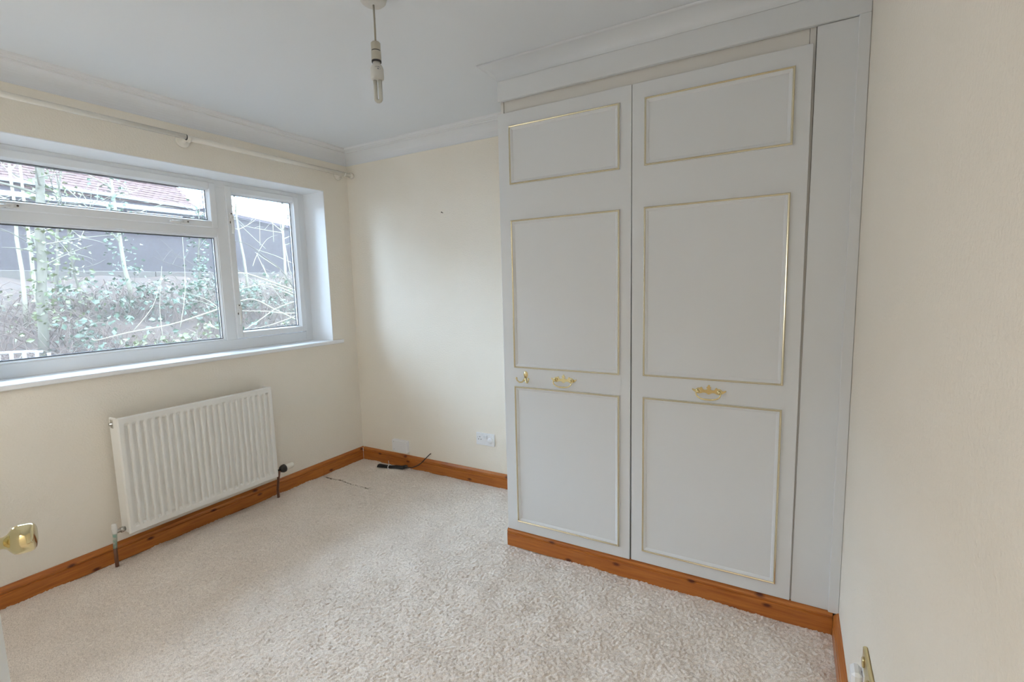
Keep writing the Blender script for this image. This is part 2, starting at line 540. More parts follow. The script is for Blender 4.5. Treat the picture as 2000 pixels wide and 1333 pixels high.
# outer frame, mullion and transom
f = MB()
B0, B1 = FX-.062, FX
yl, yr = OY0+.004, OY1-.004
f.bbox(B0, B1, yr-.062, yr, .988, 2.079, .002)
f.bbox(B0, B1, yl, yl+.062, .988, 2.079, .002)
f.bbox(B0, B1, yl+.062, yr-.062, .988, 1.056, .002)
f.bbox(B0, B1, yl+.062, yr-.062, 2.036, 2.079, .002)
f.build('frame', m_upvc, win)
MBd = MB().bbox(B0, B1+.0005, -.894, -.824, 1.056, 2.036, .002)
MBd.build('mullion', m_upvc, win)
MB().bbox(B0, B1+.0005, yl+.062, -.894, 1.727, 1.79, .002).build('transom', m_upvc, win)
def glazing(y0, y1, z0, z1, xg, xb, par, bead=.010):
    """bevelled bead ring from xb (room side) down to the glass at xg, black gasket and the pane"""
    bd = MB()
    o = [(y0, z0), (y1, z0), (y1, z1), (y0, z1)]
    i = [(y0+bead, z0+bead), (y1-bead, z0+bead), (y1-bead, z1-bead), (y0+bead, z1-bead)]
    vs = [(xb, *p) for p in o] + [(xg+.004, *p) for p in i] + [(xg-.002, *p) for p in i]
    fs = [(k, (k+1) % 4, (k+1) % 4+4, k+4) for k in range(4)] + [(k+4, (k+1) % 4+4, (k+1) % 4+8, k+8) for k in range(4)]
    bd.add(vs, fs)
    bd.build('glazing_bead', m_upvc, par, recalc=False)
    g = MB()
    e, t = bead, .0035
    for (a, b_, c, d) in ((y0+e, y1-e, z0+e, z0+e+t), (y0+e, y1-e, z1-e-t, z1-e), (y0+e, y0+e+t, z0+e, z1-e), (y1-e-t, y1-e, z0+e, z1-e)):
        g.box(xg-.001, xg+.003, a, b_, c, d)
    for (a, b_, c, d) in ((y0+e, y1-e, z0+e, z0+e+.004), (y0+e, y1-e, z1-e-.004, z1-e), (y0+e, y0+e+.004, z0+e, z1-e), (y1-e-.004, y1-e, z0+e, z1-e)):
        g.box(xg-.026, xg-.022, a, b_, c, d)
    g.build('gasket', m_gasket, par)
    MB().box(xg-.004, xg, y0+.004, y1-.004, z0+.004, z1-.004).build('pane', m_glass, par)
def sash(y0, y1, z0, z1, name):
    s = MB()
    w = .040
    x0, x1 = FX-.05, FX+.014
    s.bbox(x0, x1, y0, y0+w, z0, z1, .0035).bbox(x0, x1, y1-w, y1, z0, z1, .0035)
    s.bbox(x0, x1, y0+w, y1-w, z0, z0+w, .0035).bbox(x0, x1, y0+w, y1-w, z1-w, z1, .0035)
    o = s.build(name, m_upvc, win)
    glazing(y0+w-.001, y1-w+.001, z0+w-.001, z1-w+.001, FX-.022, FX+.010, o, .009)
    return o
sash(-.828, -.290, 1.060, 2.052, 'casement_sash')
sash(-2.075, -.890, 1.776, 2.056, 'top_sash')
fx = MB()
fx.bbox(FX-.05, FX-.006, yl+.061, -.893, 1.055, 1.062, .001).bbox(FX-.05, FX-.006, yl+.061, -.893, 1.721, 1.728, .001)
fx.bbox(FX-.05, FX-.006, yl+.061, yl+.068, 1.062, 1.721, .001).bbox(FX-.05, FX-.006, -.900, -.893, 1.062, 1.721, .001)
fxo = fx.build('fixed_light', m_upvc, win)
glazing(yl+.067, -.899, 1.061, 1.722, FX-.026, FX-.008, fxo, .007)
def catch(y, z, vert):
    c = MB()
    x = FX+.014
    if vert:
        c.bbox(x, x+.012, y-.012, y+.012, z-.035, z+.035, .003)
        c.bbox(x+.008, x+.026, y-.008, y+.010, z-.004, z+.016, .003)
        c.tube([(x+.022, y, z+.004), (x+.028, y-.004, z-.03), (x+.030, y-.006, z-.075), (x+.026, y-.007, z-.10)], [.007, .008, .009, .007], 8)
    else:
        c.bbox(x, x+.012, y-.045, y+.045, z-.011, z+.011, .003)
        c.bbox(x+.008, x+.026, y-.004, y+.022, z-.014, z+.008, .003)
        c.tube([(x+.02, y+.008, z-.004), (x+.028, y-.03, z-.008), (x+.030, y-.07, z-.009)], [.007, .008, .006], 8)
    o = c.build('window_catch', m_catch, win)
    s = MB()
    if vert:
        s.lathe([(0, .0045), (.0015, .0045)], (x+.0125, y, z+.028), (1, 0, 0), 10).box(x+.008, x+.0125, y-.012, y-.0085, z-.034, z-.02)
    else:
        s.lathe([(0, .0045), (.0015, .0045)], (x+.0125, y+.037, z), (1, 0, 0), 10).box(x+.0085, x+.0125, y-.040, y-.006, z-.0125, z-.0095).box(x+.0085, x+.0135, y-.008, y-.004, z-.013, z+.004)
    s.build('screw', m_screw, o)
catch(-1.115, 1.797, False)
catch(-1.865, 1.797, False)
catch(-.808, 1.846, True)
catch(-.808, 1.252, True)

# ------------------------------------------------------------------ door standing open at the left, brass knob
d1 = thing('door_1', 'white bedroom door standing open at the left with a brass knob', 'door', (2.304, -2.774, 0), kind='structure')
dd = Vector((-.9, .436, 0)).normalized(); dn = Vector((-dd.y*-1, -dd.x, 0))
dn = Vector((.436, .9, 0)).normalized()
ed = Vector((1.628, -2.447, 0))
hg = ed - dd*.76
b = MB()
pts = [hg, ed, ed - dn*.035, hg - dn*.035]
b.strip([(p.x, p.y, .012) for p in pts], (0, 0, 0), (0, 0, 1.97))
b.build('leaf', m_door, d1)
kc = ed - dd*.062
kp = Vector((kc.x, kc.y, .905))
k = MB()
k.lathe([(0, .027), (.004, .027), (.006, .024), (.007, .012), (.020, .0105), (.034, .011), (.040, .014), (.046, .022), (.050, .0262), (.0545, .0278), (.058, .0280), (.072, .0272), (.0765, .0255), (.079, .022), (.080, .012), (.0802, 0)], kp, dn, 40)
k.build('door_knob', m_brass, d1)
b = MB()
for (x0, x1, z0, z1) in ((DX0-.06, DX0, 0, DZ+.06), (DX1, DX1+.06, 0, DZ+.06), (DX0, DX1, DZ, DZ+.06)):
    b.bbox(x0, x1, YF, YF+.014, z0, z1, .003)
struct(b.build('trim_6', m_gloss), 'white architrave round the doorway', 'architrave')

# ------------------------------------------------------------------ fitted wardrobe
wd = thing('fitted_wardrobe', 'built-in off-white wardrobe with two tall gilt panelled doors', 'wardrobe', (2.45, -.3, 0))
PF = -.6205                       # face of the doors
CB = -.6015                       # face of the carcass
b = MB()
b.box(1.738, 1.753, CB, -.001, .02, 2.33).box(3.009, 3.0275, CB-.001, -.001, .09, 2.30)
b.box(1.753, 3.009, -.02, -.001, .02, 2.33)
b.build('carcass', m_ward2, wd)
MB().box(1.7545, 3.0075, CB+.004, CB+.022, 2.165, 2.30).build('top_rail', m_ward2, wd)
MB().box(2.372, 2.390, -.594, -.05, .09, 2.16).build('divider', m_dark, wd)
b = MB().bbox(1.732, W-.001, -.622, -.603, 2.2395, 2.331, .0015)
b.build('fascia_board', m_ward, wd)
# cove cornice on the wardrobe, mitred round its left end
cor = MB()
pr = []
for t in np.linspace(0, 1, 10):
    a = t*math.pi/2
    pr.append((.068*(1-math.cos(a)), 2.3305+.059*math.sin(a)))
pr.append((.0695, H-.001))
vs = []
for o_, z in pr:
    vs += [(1.732-o_, 0, z), (1.732-o_, -.622-o_, z), (W-.001, -.622-o_, z)]
fs = []
for i in range(len(pr)-1):
    for j in (0, 1):
        fs.append((3*i+j, 3*i+j+1, 3*i+j+4, 3*i+j+3))
cor.add(vs, fs, 0, True)
cor.build('cornice', m_ward, wd, recalc=False)
# infill panel beside the right door and the scribe batten on the wall
b = MB().bbox(3.0297, 3.1495, -.6125, -.6032, .094, 2.2375, .001)
b.v = [(x-(.0048*(2.2375-z)/2.14 if x < 3.1 else 0), y, z) for x, y, z in b.v]
b.build('infill_panel', m_ward, wd)
MB().bbox(3.1485, W-.0008, -.6245, -.60, .0945, 2.2392, .002).build('scribe_batten', m_ward, wd)
MB().box(3.0275, 3.16, -.58, -.56, .09, 2.29).build('backing_strip', m_dark, wd)
# plinth of pine skirting, white return block on its left end
PL = [(.058, 0), (.076, 0), (.076, .066), (.0710, .0690), (.0710, .0720), (.0752, .0755), (.0755, .080), (.073, .0855), (.068, .0905), (.064, .0935), (.058, .0945)]
MB().strip([(1.7215, -.5445-d, z) for d, z in PL], (1.7215, 0, 0), (W-.0185, 0, 0)).build('plinth', m_pine_x, wd)
b = MB()
RB = [(1.7212, 0), (1.698, 0), (1.698, .066), (1.702, .073), (1.711, .083), (1.7212, .086)]
b.strip([(x, -.6195, z) for x, z in RB], (0, -.6195, 0), (0, -.02, 0))
b.build('plinth_return', m_gloss, wd)
# doors
def moulding(x0, x1, z0, z1, par):
    y = PF
    prof = [(0, 0), (.0006, .0055), (.0022, .0092), (.0048, .0106), (.0074, .0094), (.0090, .0066), (.0100, .0062), (.0135, .0052), (.0175, .0028), (.0205, 0)]
    gm = MB()
    n = len(prof)
    vs = []
    for d, h in prof:
        vs += [(x0+d, y-h, z0+d), (x1-d, y-h, z0+d), (x1-d, y-h, z1-d), (x0+d, y-h, z1-d)]
    fs, mi = [], []
    for i in range(n-1):
        for k_ in range(4):
            fs.append((4*i+k_, 4*i+(k_+1) % 4, 4*i+4+(k_+1) % 4, 4*i+4+k_))
            mi.append(1 if 1 <= i <= 4 else 0)
    gm.add(vs, fs)
    gm.m = mi
    gm.build('panel_moulding', [m_ward, m_gilt], par, recalc=False)
def handle(x, z, par):
    y = PF
    # pierced backplate with lobes, a rosette at each end and a crown in the middle
    half = [(0, .0305), (.003, .0295), (.0048, .0262), (.0040, .0225), (.0080, .0215), (.0095, .0185), (.0075, .0158), (.0045, .0135), (.0085, .0105), (.0165, .0085), (.0225, .0105), (.0255, .0175), (.0285, .0205), (.0320, .0190), (.0330, .0150),
            (.0370, .0165), (.0430, .0155), (.0480, .0125), (.0520, .0085), (.0570, .0075), (.0625, .0110), (.0660, .0105), (.0665, .0065), (.0620, .0020), (.0540, -.0035), (.0460, -.0080), (.0380, -.0085), (.0310, -.0070), (.0240, -.0035), (.0150, -.0030), (.0080, -.0055), (.0040, -.0092), (0, -.0105)]
    out = half + [(-a, c) for a, c in half[-2:0:-1]]
    n = len(out)
    m = MB()
    cen = (0, 0)
    # triangulate by ngon: front, raised slightly, plus sides
    vb = [(x+a, y+.0003, z+c) for a, c in out]
    vf = [(x+a*.97, y-.003, z+c*.96) for a, c in out]
    m.add(vb+vf, [(i, (i+1) % n, (i+1) % n+n, i+n) for i in range(n)] + [tuple(n+i for i in range(n))])
    for sx in (-1, 1):
        cx = x+sx*.041
        m.lathe([(0, .0098), (.003, .0098), (.0042, .0088), (.0045, .0062), (.0062, .0058), (.0085, .0050), (.013, .0048), (.0155, .0062), (.018, .0058), (.0195, .003), (.0197, 0)], (cx, y-.002, z+.003), (0, -1, 0), 16)
    m.build('handle_backplate', m_brass, par)
    bl_ = MB()
    pts = []
    for i in range(25):
        t = math.pi*i/24
        cx = math.cos(t)
        px = x + .0475*(abs(cx)**.8)*(1 if cx > 0 else -1)
        pz = z + .003 - .0305*math.sin(t)**.75
        pts.append((px, y-.0175-.004*math.sin(t), pz))
    rs = [.0024+.0009*math.sin(math.pi*i/24) for i in range(25)]
    bl_.tube(pts, rs, 8)
    for q in (-.0115, -.006, 0, .006, .0115):
        bl_.lathe([(-.0022, .0026), (-.001, .0046), (.001, .0046), (.0022, .0026)], (x+q, y-.0215, z-.0272), (1, 0, 0), 10)
    bl_.tube([(x-.0478, y-.0175, z+.003), (x-.038, y-.0175, z+.003)], .0026, 8)
    bl_.tube([(x+.0478, y-.0175, z+.003), (x+.038, y-.0175, z+.003)], .0026, 8)
    bl_.build('bail_handle', m_brass, par)
def wdoor(x0, x1, z0, z1, px0, px1, dz, label):
    b = MB().bbox(x0, x1, PF, PF+.0185, z0, z1, .0012)
    # the pair meets at the top and stands a little apart at the foot
    t_ = lambda z: (z1-z)/(z1-z0)
    b.v = [(x+(-.0030*t_(z) if (x0 < 2 and x > 2) else .0022*t_(z) if (x0 > 2 and x < 2.6) else 0), y, z) for x, y, z in b.v]
    o = b.build('wardrobe_door', m_ward, wd)
    o['label'] = label
    moulding(px0, px1, 1.847, 2.119, o)
    moulding(px0, px1, .958+dz, 1.682, o)
    moulding(px0, px1, .148+dz*1.6, .866+dz, o)
    return o
dl = wdoor(1.7295, 2.3800, .0955, 2.1825, 1.790, 2.331, 0, 'left door, hung with a brass coat hook')
dr = wdoor(2.3822, 3.0200, .0985, 2.1825, 2.4335, 2.9695, .004, 'right door')
handle(2.057, .911, dl)
handle(2.704, .914, dr)
# double robe hook on the left door
hx, hz = 1.853, .925
hk = MB()
ov = []
for i in range(24):
    t = 2*math.pi*i/24
    r = .0125*(1-.28*max(0, -math.sin(t)))
    ov.append((hx+r*math.cos(t), hz+.0195*math.sin(t)))
n = 24
hk.add([(a, PF, c) for a, c in ov]+[(hx+(a-hx)*.8, PF-.004, hz+(c-hz)*.85) for a, c in ov]+[(hx, PF-.0055, hz)],
       [(i, (i+1) % n, (i+1) % n+n, i+n) for i in range(n)]+[(n+i, n+(i+1) % n, 2*n) for i in range(n)], smooth=True)
for sx in (-1, 1):
    path = [(hx, PF-.004, hz-.010), (hx+sx*.004, PF-.010, hz-.024), (hx+sx*.012, PF-.018, hz-.034), (hx+sx*.022, PF-.027, hz-.034), (hx+sx*.030, PF-.033, hz-.024), (hx+sx*.033, PF-.036, hz-.012)]
    hk.tube(path, [.0045, .0045, .0038, .0036, .0036, .0034], 10)
    hk.lathe([(-.005, .001), (-.0035, .0042), (0, .0055), (.0035, .0042), (.005, .001)], path[-1], (0, 0, 1), 12)
hk.build('coat_hook', m_brass, dl)
s = MB()
for dz_ in (.010, -.004):
    s.lathe([(0, .0026), (.0012, .0022)], (hx, PF-.0052, hz+dz_), (0, -1, 0), 8)
s.build('hook_screw', m_brass2, dl)

# ------------------------------------------------------------------ radiator
ra = thing('radiator', 'white pressed steel panel radiator fixed under the window', 'radiator', (.075, -1.247, .16))
y0, y1, z0, z1, xf = -1.662, -.832, .160, .762, .122
def rad_panel():
    # fluted face: columns across y, rows up z
    ncol = 23
    cols = [y0, y0+.006]
    deps = [-.012, 0]
    fy0, fy1 = y0+.020, y1-.020
    pitch = (fy1-fy0)/ncol
    for i in range(ncol):
        c = fy0+pitch*i
        for q, d in ((.0, 0.0), (.16, -.0005), (.28, -.0115), (.72, -.0115), (.84, -.0005)):
            cols.append(c+pitch*q); deps.append(d)
    cols += [fy1, y1-.006, y1]; deps += [0, 0, -.012]
    rows = [(z0, -.012, 0), (z0+.006, 0, 0), (z0+.030, 0, 0), (z0+.036, 0, .25), (z0+.046, 0, 1), (z1-.046, 0, 1), (z1-.036, 0, .25), (z1-.030, 0, 0), (z1-.006, 0, 0), (z1, -.012, 0)]
    vs = []
    for z, ed_, k_ in rows:
        for c, d in zip(cols, deps):
            edge = d if d == -.012 else 0
            fl = d*k_ if d != -.012 else 0
            vs.append((xf+min(ed_, edge, fl), c, z))
    n = len(cols)
    fs = [(r*n+i, r*n+i+1, (r+1)*n+i+1, (r+1)*n+i) for r in range(len(rows)-1) for i in range(n-1)]
    bm_ = MB().add(vs, fs)
    return bm_
rad_panel().build('front_panel', m_rad, ra, recalc=False)
b = MB()
b.bbox(xf-.020, xf-.012, y0+.002, y1-.002, z0+.004, z1-.006, .001)
b.build('water_way', m_rad, ra)
b = MB()
for ya in (y0, y1-.010):
    MB().bbox(.032, .118, ya, ya+.010, z0+.004, z1-.001, .004).build('end_panel', m_rad, ra)
b = MB().bbox(.030, .042, y0+.012, y1-.012, z0+.02, z1-.03, .002)
b.build('rear_panel', m_rad, ra)
b = MB()
for i in range(56):
    yy = y0+.02+i*.01425
    b.box(.042, .104, yy, yy+.0012, z0+.05, z1-.05)
o = b.build('convector_fins', m_rad, ra); o['kind'] = 'stuff'
b = MB().lathe([(0, .012), (.004, .012), (.006, .009), (.012, .009)], (.062, y0+.001, z1-.034), (0, -1, 0), 6)
b.bbox(.048, .076, y0-.002, y0+.001, z1-.055, z1-.012, .001)
b.build('air_vent', m_chrome, ra)
b = MB()
for yy in (y0+.14, y1-.14):
    MB().box(.0005, .034, yy-.012, yy+.012, z0+.08, z1-.08).build('wall_bracket', m_rad, ra)
# lockshield valve and corroded tail, left
b = MB().lathe([(0, .011), (.012, .011), (.012, .014), (.024, .014), (.024, .010), (.04, .010)], (.072, y0+.004, .183), (0, -1, 0), 12)
lv = b.build('lockshield_valve', m_chrome, ra)
MB().lathe([(-.02, .009), (0, .0125), (.016, .0125), (.032, .0105), (.036, .008)], (.072, y0-.045, .190), (0, 0, 1), 14).build('valve_cap', m_gloss, lv)
MB().tube([(.072, y0-.045, .178), (.072, y0-.047, .150), (.070, y0-.05, .10)], [.010, .009, .0085], 12).build('pipe', m_verd, lv)
MB().tube([(.070, y0-.05, .10), (.068, y0-.05, .04), (.068, y0-.05, .002)], .0085, 12).build('pipe', m_copper, lv)
# thermostatic valve, right
b = MB().lathe([(0, .010), (.014, .010), (.014, .0125), (.026, .0125), (.026, .009), (.046, .0105)], (.078, y1-.004, .186), (0, 1, 0), 12)
tv = b.build('thermostatic_valve', m_chrome, ra)
MB().lathe([(0, .013), (.004, .019), (.020, .0265), (.034, .0265), (.038, .022)], (.078, y1+.040, .188), (0, 1, .05), 20).build('black_collar', m_black, tv)
MB().lathe([(0, .021), (.006, .0205), (.050, .0185), (.058, .0165), (.061, .012)], (.078, y1+.077, .190), (0, 1, .05), 20).build('control_head', m_plast2, tv)
MB().tube([(.078, y1+.030, .186), (.078, y1+.027, .165), (.074, y1+.024, .12), (.066, y1+.020, .06), (.066, y1+.020, .002)], [.011, .010, .008, .008, .008], 12).build('pipe', m_copper, tv)

# ------------------------------------------------------------------ curtain pole
cp = thing('curtain_pole', 'long cream curtain pole on disc brackets above the window', 'curtain pole', (.07, -1.3, 2.22))
MB().tube([(.07, -2.62, 2.2215), (.07, -1.182, 2.2215)], .0135, 18).build('pole', m_rod, cp)
MB().tube([(.07, -1.178, 2.2165), (.07, -.036, 2.2165)], .0150, 18).build('pole', m_rod, cp)
for yy, zz in ((-2.52, 2.219), (-1.166, 2.213), (-.090, 2.217)):
    q = MB().lathe([(.0005, .036), (.007, .036), (.012, .031), (.014, .015), (.040, .0115), (.050, .0125), (.058, .010)], (0, yy, zz), (1, 0, 0), 24)
    pts = [(.07+.0185*math.cos(t), yy, zz+.003+.0185*math.sin(t)) for t in np.linspace(-math.pi*1.02, 0.1, 14)]
    q.tube(pts, .0055, 10)
    q.build('bracket', m_rod, cp)
MB().lathe([(0, .016), (.004, .022), (.018, .023), (.026, .020), (.030, .012), (.031, 0)], (.07, -.036, 2.2165), (0, 1, 0), 24).build('finial', m_rod, cp)
MB().lathe([(0, .015), (.003, .0158)], (.07, -1.1815, 2.219), (0, 1, 0), 18).build('pole_joint', m_black, cp)

# ------------------------------------------------------------------ ceiling pendant
px, py = 1.666, -1.346
pe = thing('pendant_light', 'bare ceiling pendant with a white low energy bulb', 'ceiling light', (px, py, H))
MB().lathe([(0, .048), (-.006, .048), (-.020, .043), (-.026, .036), (-.029, .020), (-.0295, .006)], (px, py, H), (0, 0, 1), 32).build('ceiling_rose', m_rose, pe)
MB().tube([(px, py, H-.027), (px+.0006, py, 2.31), (px, py, 2.238)], .0034, 10).build('flex', m_cord, pe)
lh = MB().lathe([(2.2425, .004), (2.2415, .013), (2.238, .0165), (2.2145, .0165), (2.2135, .0158)], (px, py, 0), (0, 0, 1), 28)
lh.lathe([(2.2105, .0158), (2.2095, .0172), (2.181, .0172), (2.1785, .0165)], (px, py, 0), (0, 0, 1), 28)
lho = lh.build('lampholder', m_holder, pe)
MB().lathe([(2.214, .0155), (2.2100, .0155)], (px, py, 0), (0, 0, 1), 28).build('shade_ring', m_black, lho)
MB().lathe([(2.1790, .0172), (2.1735, .0172)], (px, py, 0), (0, 0, 1), 28).build('shade_ring', m_black, lho)
bu = MB().lathe([(2.176, .0125), (2.168, .0135), (2.166, .015), (2.160, .0195), (2.150, .0232), (2.124, .0236), (2.117, .0225), (2.113, .018), (2.1125, .001)], (px, py, 0), (0, 0, 1), 32)
buo = bu.build('bulb_base', m_bulb, pe)
u2 = MB()
ax = Vector((.866, .5, 0)) * .0088
pts = [Vector((px, py, 2.114))-ax, Vector((px, py, 2.06))-ax]
for t in np.linspace(math.pi, 2*math.pi, 9):
    pts.append(Vector((px, py, 2.0495)) + ax*math.cos(t) + Vector((0, 0, .0085*math.sin(t))))
pts += [Vector((px, py, 2.06))+ax, Vector((px, py, 2.114))+ax]
u2.tube(pts, .0066, 12)
u2.build('bulb_tube', m_tube, pe)
pm = MB()
fdir = (Vector((2.9877, -2.7188, 0))-Vector((px, py, 0))).normalized()
sd = Vector((-fdir.y, fdir.x, 0))
for (a, zc, w_, h_) in ((-.005, 2.1505, .0016, .003), (-.0015, 2.151, .0018, .003), (.002, 2.151, .0018, .003), (.006, 2.1508, .004, .0026), (.010, 2.150, .0022, .0022), (.004, 2.144, .0052, .0042), (.011, 2.1445, .002, .002)):
    ang = a/.0236
    dr_ = fdir*math.cos(ang)+sd*math.sin(ang)
    tg = Vector((-dr_.y, dr_.x, 0))
    c = Vector((px, py, zc))+dr_*.0237
    pm.add([c-tg*w_/2-Vector((0, 0, h_/2)), c+tg*w_/2-Vector((0, 0, h_/2)), c+tg*w_/2+Vector((0, 0, h_/2)), c-tg*w_/2+Vector((0, 0, h_/2))], [(0, 1, 2, 3)])
pm.build('bulb_print', m_print, buo)

# ------------------------------------------------------------------ back wall fittings
so = thing('wall_socket', 'white double socket on the back wall beside the wardrobe', 'socket', (1.196, 0, .322))
MB().bbox(1.122, 1.269, -.009, -.0002, .279, .365, .002).build('plate', m_plast, so)
b = MB()
for (a, c, w_, h_) in ((1.152, .3365, .004, .008), (1.142, .3195, .0075, .004), (1.162, .3195, .0075, .004), (1.137, .333, .003, .003)):
    b.box(a-w_/2, a+w_/2, -.0096, -.0085, c-h_/2, c+h_/2)
b.build('pin_holes', m_black, so)
for a in (1.184, 1.204):
    MB().bbox(a-.0065, a+.0065, -.0135, -.0088, .328, .350, .0015).build('switch', m_plast, so)
b = MB()
for a in (1.1763, 1.2117):
    MB().box(a-.0006, a+.0006, -.0094, -.0088, .327, .351).build('switch_slot', m_black, so)
b = MB().lathe([(0, .021), (.004, .021), (.006, .0195), (.0065, .006)], (1.2375, -.009, .319), (0, -1, 0), 28)
tag(b.build('socket_cover', m_plast), 'round white safety cover plugged into the right half of the white socket', 'plug')

b = MB()
prof = [(.347, .126), (.347, .207), (.350, .210), (.492, .210), (.495, .207), (.495, .122)]
for t in np.linspace(0, 1, 8)[1:-1]:
    prof.append((.495-.148*t, .122+.004*t-.009*math.sin(math.pi*t)))
n = len(prof)
vs = [(x, -.0003, z) for x, z in prof]+[(x, -.026, z) for x, z in prof]+[(.421+(x-.421)*.96, -.030, .168+(z-.168)*.95) for x, z in prof]
b.add(vs, [(i, (i+1) % n, (i+1) % n+n, i+n) for i in range(n)]+[(i+n, (i+1) % n+n, (i+1) % n+2*n, i+2*n) for i in range(n)]+[tuple(2*n+i for i in range(n))])
jb = tag(b.build('junction_box', m_plast), 'small white junction box sitting just above the skirting', 'junction box')
for z_ in (.198, .138):
    MB().lathe([(0, .0022), (.0012, .0018)], (.368, -.0302, z_), (0, -1, 0), 8).build('screw', m_screw, jb)

b = MB().lathe([(0, .0018), (.016, .0018), (.016, .0042), (.0175, .0036)], (.904, 0, 1.869), (0, -1, .15), 10)
tag(b.build('nail', m_screw), 'small dark nail left in the bare back wall', 'nail')

# bundle of black flex
cb = thing('cable_bundle', 'folded black flex lying by the skirting and running into the wall', 'cable', (.4, -.08, 0))
c = MB()
c.tube([(.706, -.001, .144), (.70, -.012, .138), (.675, -.024, .110), (.64, -.030, .075), (.60, -.034, .045), (.55, -.038, .022), (.50, -.045, .015), (.46, -.055, .018)], .0034, 8)
random.seed(4)
for i in range(9):
    r_, q_ = i % 3, i // 3
    a0 = Vector((.262+.004*r_, -.112+.0085*q_, .0065+.0075*r_))
    a1 = Vector((.478+.004*q_, -.066+.0095*q_-.004*r_, .0085+.009*r_))
    mid = Vector((.375, -.095+.0062*q_, .0075+.0066*r_))
    c.tube([a0, a0.lerp(mid, .5)+Vector((0, 0, .001)), mid, mid.lerp(a1, .45)+Vector((0, 0, .004)), a1, a1+Vector((.010, .004, .004))], .0043, 8)
for q_ in range(3):
    x_, y_ = .488+.004*q_, -.062+.0095*q_
    c.tube([(x_, y_, .0125), (x_+.010, y_+.003, .018), (x_+.006, y_+.003, .029), (x_-.012, y_, .031)], .0043, 8)
c.build('flex_loops', m_flex, cb)
mid = Vector((.375, -.095, .017))
t = MB()
ring = [(mid.x, mid.y+.019*math.cos(a), mid.z+.002+.016*math.sin(a)) for a in np.linspace(0, 2*math.pi, 17)]
t.tube(ring, .0030, 6, caps=False)
t.tube([(mid.x, mid.y-.004, mid.z+.016), (mid.x-.003, mid.y-.004, .056), (mid.x-.002, mid.y-.006, .068)], .0018, 6)
t.build('tie', m_plast, cb)
t = MB().tube([(.262, -.068, .016), (.243, -.064, .018), (.222, -.060, .016)], [.0055, .0060, .0045], 10)
t.build('connector', m_plast2, cb)

# ------------------------------------------------------------------ brass socket on the right wall
bs = thing('brass_socket', 'brass plate socket low on the right wall above its skirting', 'socket', (W, -1.378, .402))
MB().bbox(W-.010, W-.0003, -1.452, -1.305, .360, .446, .003).build('plate', m_brass2, bs)
MB().bbox(W-.0125, W-.009, -1.362, -1.312, .366, .402, .001).build('insert', m_plast, bs)
MB().bbox(W-.0125, W-.009, -1.445, -1.395, .366, .402, .001).build('insert', m_plast, bs)
for a in (-1.337, -1.420):
    MB().bbox(W-.0145, W-.009, a-.008, a+.008, .410, .432, .002).build('switch', m_brass2, bs)
for a in (-1.337, -1.420):
    b = MB()
    for (dy, dz_, w_, h_) in ((0, .393, .004, .007), (-.010, .376, .0065, .004), (.010, .376, .0065, .004)):
        b.box(W-.0131, W-.012, a+dy-w_/2, a+dy+w_/2, dz_-h_/2, dz_+h_/2)
    b.build('pin_holes', m_black, bs)
pl = thing('plug', 'white plug pushed into the brass socket on the right wall', 'plug', (W-.03, -1.337, .38))
MB().bbox(W-.036, W-.0130, -1.361, -1.313, .352, .400, .007).build('body', m_plast, pl)
MB().tube([(W-.028, -1.337, .354), (W-.028, -1.337, .33), (W-.026, -1.34, .20), (W-.024, -1.36, .03), (W-.03, -1.42, .010), (W-.04, -1.6, .008)], .0035, 8).build('cord', m_plast, pl)

#OUTDOORS
# ------------------------------------------------------------------ outdoors: bank, brambles, trees, building
def bank_z(x, y):
    d = -x
    z = np.where(d < 4.4, -.15, -.15 + (d-4.4)*.41)
    return np.minimum(z, 1.72)
def bank():
    xs = np.concatenate([np.arange(-9.0, -.3, .11), [-.301]])
    ys = np.arange(-9, 16, .16)
    X, Y = np.meshgrid(xs, ys)
    Z = bank_z(X, Y) + np.where(-X > 4.4, .05, .01)*(np.sin(X*3.1+Y*1.7)+np.sin(Y*4.3-X*2.2))*.6 + rng.uniform(-.02, .02, X.shape)
    vs = np.stack([X, Y, Z], -1).reshape(-1, 3)
    ii = np.arange(len(vs)).reshape(X.shape)
    q = np.stack([ii[:-1, :-1], ii[:-1, 1:], ii[1:, 1:], ii[1:, :-1]], -1).reshape(-1, 4)
    b = MB(); b.add(vs.tolist(), q.tolist(), 0, True)
    return b.build('bank', m_bank)
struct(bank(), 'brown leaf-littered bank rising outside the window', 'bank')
struct(MB().box(-13.9, -9.02, -9, 16, 1.0, 1.70).build('terrace', m_path), 'pale paved terrace at the top of the bank', 'terrace')
b = MB()
for i in range(12):
    b.bbox(-9.10, -8.98, -6+i*1.45, -6+i*1.45+1.44, 1.3, 1.845, .01)
struct(b.build('retaining_wall', m_path), 'low pale retaining wall at the top of the bank', 'wall')

